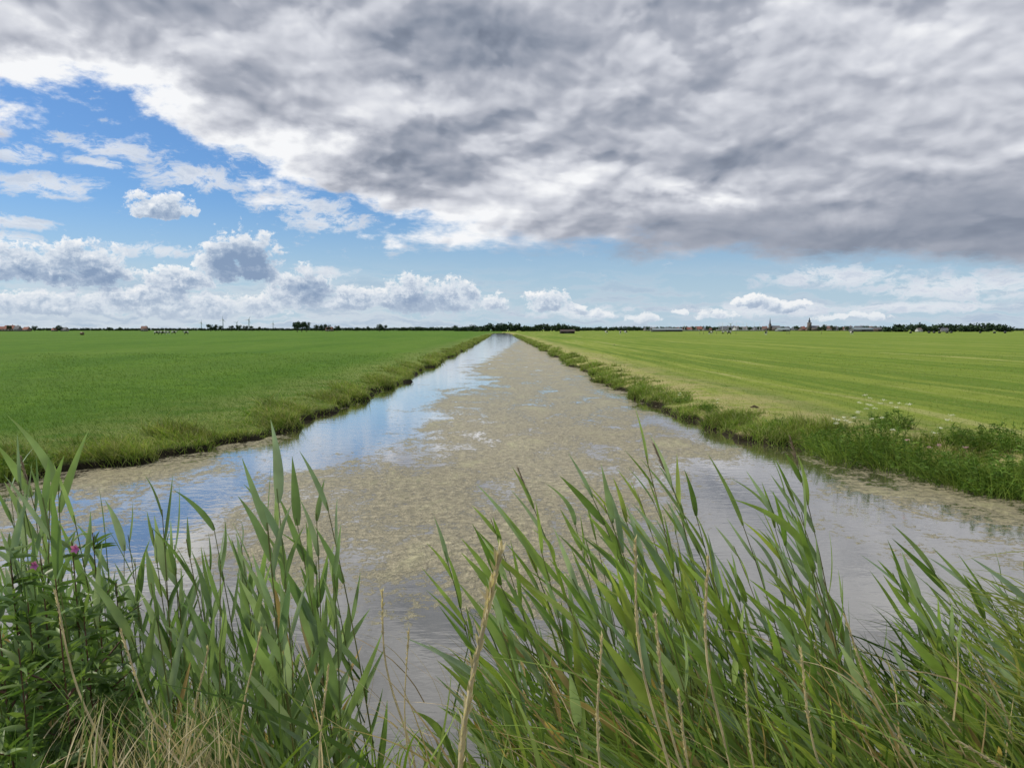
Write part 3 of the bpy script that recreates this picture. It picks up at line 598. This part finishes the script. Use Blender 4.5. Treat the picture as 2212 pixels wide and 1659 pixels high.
for px,kd,sc in [(22,'red',1.1),(34,'dark',1.0),(58,'red',.8),(6,'red',.9),(312,'orange',.8),(140,'dark',.7),(118,'red',.6),(712,'red',.8)]: house(px,1000,kd,sc,random.uniform(-.4,.4))
for k_ in range(34):
    px=1400+k_*15+random.uniform(-5,5)
    if px<1910: house(px,random.uniform(1150,1290),random.choice(['red','dark','white','dark','dark','orange']),random.uniform(.75,1.1),random.uniform(-.8,.8))
house(1985,690,'white',.5,.2); house(2040,690,'dark',.5,-.3)

def barn(px,dist,w,h,roofc,wallc,label):
    x,y=gp(px,dist); e=bpy.data.objects.new('barn',None); COL.objects.link(e); e.location=(x,y,ZF); e['label']=label; e['category']='barn'
    a=MB(); box(a,-w/2,w/2,-6,6,-.2,h*.6,wallc); r=MB(); r.add([(-w/2-.5,-6.6,h*.55),(w/2+.5,-6.6,h*.55),(w/2+.5,0,h),(-w/2-.5,0,h),(-w/2-.5,6.6,h*.55),(w/2+.5,6.6,h*.55)],[(0,1,2,3),(3,2,5,4)],roofc)
    for sg in(-1,1): a.add([(sg*w/2,-6,h*.6),(sg*w/2,0,h*.97),(sg*w/2,6,h*.6),(sg*w/2,0,h*.6)],[(0,1,2,3)],wallc)
    d_=MB(); box(d_,-2,2,-6.07,-5.95,0,h*.5,(.05,.05,.05))
    obj('wall',a.mesh('wall',M_build),e); obj('roof',r.mesh('roof',M_build),e); obj('door',d_.mesh('door',M_build),e)
barn(1225,420,7.5,2.2,(.05,.035,.03),(.03,.025,.02),'low dark wooden field shed')
barn(1440,760,30,3.6,(.17,.21,.24),(.07,.08,.08),'long low barn with pale grey roof')
barn(1860,760,20,4.2,(.14,.18,.21),(.10,.11,.12),'grey metal barn with open front')
barn(1895,780,12,4.6,(.08,.08,.09),(.15,.12,.1),'brick barn with black roof')
barn(1690,860,13,4.0,(.20,.25,.28),(.2,.22,.23),'pale blue-grey farm shed')

def church(px,dist,ptop,kd):
    x,y=gp(px,dist); H_=hpx(ptop,dist); e=bpy.data.objects.new('church',None); COL.objects.link(e); e.location=(x,y,ZF); e['category']='church'
    e['label']='church with slender needle-pointed dark spire' if kd==0 else 'brick church tower with lantern and small cupola spire'
    bc=(.14,.12,.115); sc_=(.07,.08,.10)
    def frus(mb,k,r0,r1,z0,z1,c): 
        tube(mb,np.array([(0,0,z0),(0,0,z1)]),[r0,r1],c,k)
    n_=MB(); box(n_,2,14,-5,5,-.2,4.5,bc); n_.add([(2,-5.5,4.3),(14.5,-5.5,4.3),(14.5,0,8),(2,0,8),(2,5.5,4.3),(14.5,5.5,4.3)],[(0,1,2,3),(3,2,5,4)],(.11,.11,.12)); n_.add([(14,-5,4.5),(14,0,7.7),(14,5,4.5),(14,0,4.5)],[(0,3,2,1)],bc); obj('nave',n_.mesh('nave',M_build),e)
    tw=MB(); s_=MB(); wd=MB(); r_=1.6 if kd==0 else 2.3
    box(tw,-r_,r_,-r_,r_,-.2,H_*(.5 if kd==0 else .6),bc)
    if kd==0:
        frus(s_,4,2.2,1.1,H_*.5,H_*.56,sc_); frus(s_,8,1.15,.08,H_*.56,H_,sc_)
    else:
        box(tw,-2.6,2.6,-2.6,2.6,H_*.6,H_*.63,(.25,.24,.22)); frus(s_,8,1.8,1.6,H_*.63,H_*.78,sc_); frus(s_,8,2.0,.8,H_*.78,H_*.83,sc_); frus(s_,8,.8,.7,H_*.83,H_*.90,sc_); frus(s_,8,.9,.1,H_*.90,H_,sc_)
    for zz in(.3,.42): box(wd,-.5,.5,-r_-.07,-r_+.1,H_*zz,H_*(zz+.07),(.03,.03,.03))
    obj('tower',tw.mesh('tower',M_build),e); obj('spire',s_.mesh('spire',M_build),e); obj('window',wd.mesh('window',M_build),e)
church(1663,1100,686,0); church(1748,1100,686,1)

def turbine(px,dist,hub,bl,a0):
    x,y=gp(px,dist); H_=hpx(hub,dist); e=bpy.data.objects.new('wind_turbine',None); COL.objects.link(e); e.location=(x,y,ZF); e['label']='white three-bladed wind turbine beyond the fields'; e['category']='wind turbine'; e['group']='wind turbines on the horizon'
    wc=(.42,.47,.52); a=MB(); tube(a,np.array([(0,0,0),(0,0,H_)]),[1.7,1.0],wc,10); obj('tower',a.mesh('tower',M_metal),e)  # wc: white paint, tinted blue-grey to put distance haze into the colour
    n_=MB(); tube(n_,np.array([(0,-3,H_),(0,-2.4,H_),(0,4,H_),(0,4.3,H_)]),[.3,1.3,1.3,.4],wc,8); obj('nacelle',n_.mesh('nacelle',M_metal),e)
    for k_ in range(3):
        an=a0+k_*2.0944; b_=MB(); dd=np.array([math.sin(an),0,math.cos(an)]); pv=np.array([math.cos(an),0,-math.sin(an)]); c0=np.array([0,-3.1,H_]); Lb=bl/F*dist
        P=[];ws=[.5,1.5,1.1,.6,.25]
        for s_,w_ in zip((0,.15,.45,.8,1.0),ws):
            q_=c0+dd*Lb*s_; P+= [q_-pv*w_*.35+np.array([0,.15,0]),q_+pv*w_*.65,q_-pv*w_*.35-np.array([0,.15,0])]
        Q=[];
        for j in range(4):
            for m_ in range(3): Q.append((j*3+m_,j*3+(m_+1)%3,j*3+3+(m_+1)%3,j*3+3+m_))
        b_.add(P,Q,wc); obj('blade',b_.mesh('blade',M_metal),e)
for a in [(435,2600,697,7,.3),(482,2200,691,9,.1),(512,2600,697,7,.8),(538,2200,691,9,.5),(590,2700,699,7,.2),(1578,2600,700,7,.9)]: turbine(*a)

def sail(px,dist,top):
    x,y=gp(px,dist); H_=hpx(top,dist); e=bpy.data.objects.new('sailing_boat',None); COL.objects.link(e); e.location=(x,y,ZF); e['label']='moored white sailing boat with bare mast'; e['category']='boat'; e['group']='moored sailing boats'
    h_=MB(); P=[]; 
    for s_,w_ in((-5,1.1),(-2,1.6),(2,1.5),(4.5,.7),(5.6,.05)): P+=[(s_,-w_,1.3),(s_,0,.1),(s_,w_,1.3)]
    Q=[]
    for j in range(4):
        for m_ in range(3): Q.append((j*3+m_,j*3+(m_+1)%3,j*3+3+(m_+1)%3,j*3+3+m_))
    h_.add(P,Q,(.6,.6,.6)); obj('hull',h_.mesh('hull',M_metal),e)
    m_=MB(); tube(m_,np.array([(0.5,0,1),(0.5,0,H_)]),[.22,.14],(.7,.72,.75),6); obj('mast',m_.mesh('mast',M_metal),e)
    b_=MB(); tube(b_,np.array([(0.5,0,2.4),(-4,0,2.3)]),[.1,.08],(.6,.6,.6),5); obj('boom',b_.mesh('boom',M_metal),e)
for px in (1478,1492,1503,1552,1560,1572,1590,1604,1612,1628,1640): sail(px,1020,random.uniform(695,700))

def cow_mesh(cA,cB):
    mb=MB()
    xs_=[-1.0,-.95,-.6,0,.5,.85,1.0,1.25,1.45,1.7,1.85]; zc=[1.15,1.12,1.08,1.0,1.02,1.1,1.2,1.35,1.42,1.32,1.22]; r_=[.08,.28,.38,.42,.40,.34,.26,.18,.17,.12,.07]
    cc=np.array([cA if (k_%5 in(0,1,2)) else cB for k_ in range(11)]); tube(mb,np.array([(a,0,b_) for a,b_ in zip(xs_,zc)]),r_,cc,10)
    for lx in(-.75,.65):
        for ly in(-.2,.2): 
            k_=-.08 if lx<0 else .04
            tube(mb,np.array([(lx,ly,.95),(lx-k_*.6,ly,.62),(lx+k_,ly,.45),(lx,ly,.0)]),[.15,.09,.06,.06],cB,6)
    tube(mb,np.array([(-1.0,0,1.25),(-1.1,0,.9),(-1.1,0,.5)]),[.03,.025,.05],cA,4)
    for s_ in(-1,1): tube(mb,np.array([(1.42,s_*.12,1.5),(1.38,s_*.3,1.5)]),[.05,.02],cA,5)
    return mb.mesh('cow',M_hide,True)
CM=[cow_mesh((.02,.02,.02),(.6,.6,.57)),cow_mesh((.6,.6,.57),(.025,.02,.02))]
for px,dist in [(338,330),(346,345),(352,320),(362,335),(402,330),(375,350),(1340,380),(1352,400),(1535,330),(1562,350),(1575,340),(1655,300),(1840,320),(1310,400)]:
    x,y=gp(px,dist); o=obj('cow',random.choice(CM),label='black and white cow grazing on the meadow',category='cow',group='grazing cattle'); o.location=(x,y,ZF); o.rotation_euler[2]=random.uniform(0,6.28)
def bale_mesh(c):
    mb=MB(); tube(mb,np.array([(-.62,0,.6),(-.62,0,.6),(-.56,0,.6),(.56,0,.6),(.62,0,.6),(.62,0,.6)])+np.array([[k_*1e-3,0,0] for k_ in range(6)]),[.01,.5,.6,.6,.5,.01],c,16); return mb.mesh('bale',M_metal,True)
BM=bale_mesh((.03,.035,.035)); BH=bale_mesh((.14,.10,.05))
for px in (1965,2028,2042,2062,2092,2110,2128,2148,2190):
    x,y=gp(px,430); o=obj('wrapped_bale',BM,label='black plastic wrapped silage bale in the mown field',category='bale',group='silage bales'); o.location=(x,y+random.uniform(-30,30),ZF); o.rotation_euler[2]=random.uniform(0,3)
x,y=gp(177,300); o=obj('hay_bale',BH,label='round brown hay bale on the pasture',category='bale'); o.location=(x,y,ZF)
for px,py in [(1630,880),(1618,890),(1327,745)]:
    d=ray(px,py); tt=(CAMZ-.4)/-d[2]; mb=MB(); r0=.09; ring=[(0,.07),(.4,.06),(.8,.03),(1.15,-.03)]
    P=[];k=12
    for a,zz in ring:
        for j in range(k): an=j*6.283/k; q_=a*r0*random.uniform(.8,1.2); P.append((q_*math.cos(an)*1.4,q_*math.sin(an),zz+random.uniform(-.01,.01)))
    Q=[(i_*k+j,i_*k+(j+1)%k,(i_+1)*k+(j+1)%k,(i_+1)*k+j) for i_ in range(3) for j in range(k)]
    mb.add(P,Q,(.06,.042,.03)); o=obj('molehill',mb.mesh('molehill',M_dry,True),label='small dark earth molehill in the grass',category='molehill',group='molehills'); o.location=(d[0]*tt,d[1]*tt,float(terr(d[0]*tt,d[1]*tt)))
for px in (1512,1520,1548,1590,1700,1705,1775,2050,2212):
    x,y=gp(px,360); mb=MB(); tube(mb,np.array([(0,0,-.2),(0,0,1.2),(0,0,1.26)]),[.09,.08,.03],(.12,.10,.08),6); o=obj('fence_post',mb.mesh('fence_post',M_build),label='weathered wooden fence post in the meadow',category='post',group='fence posts'); o.location=(x,y,ZF)
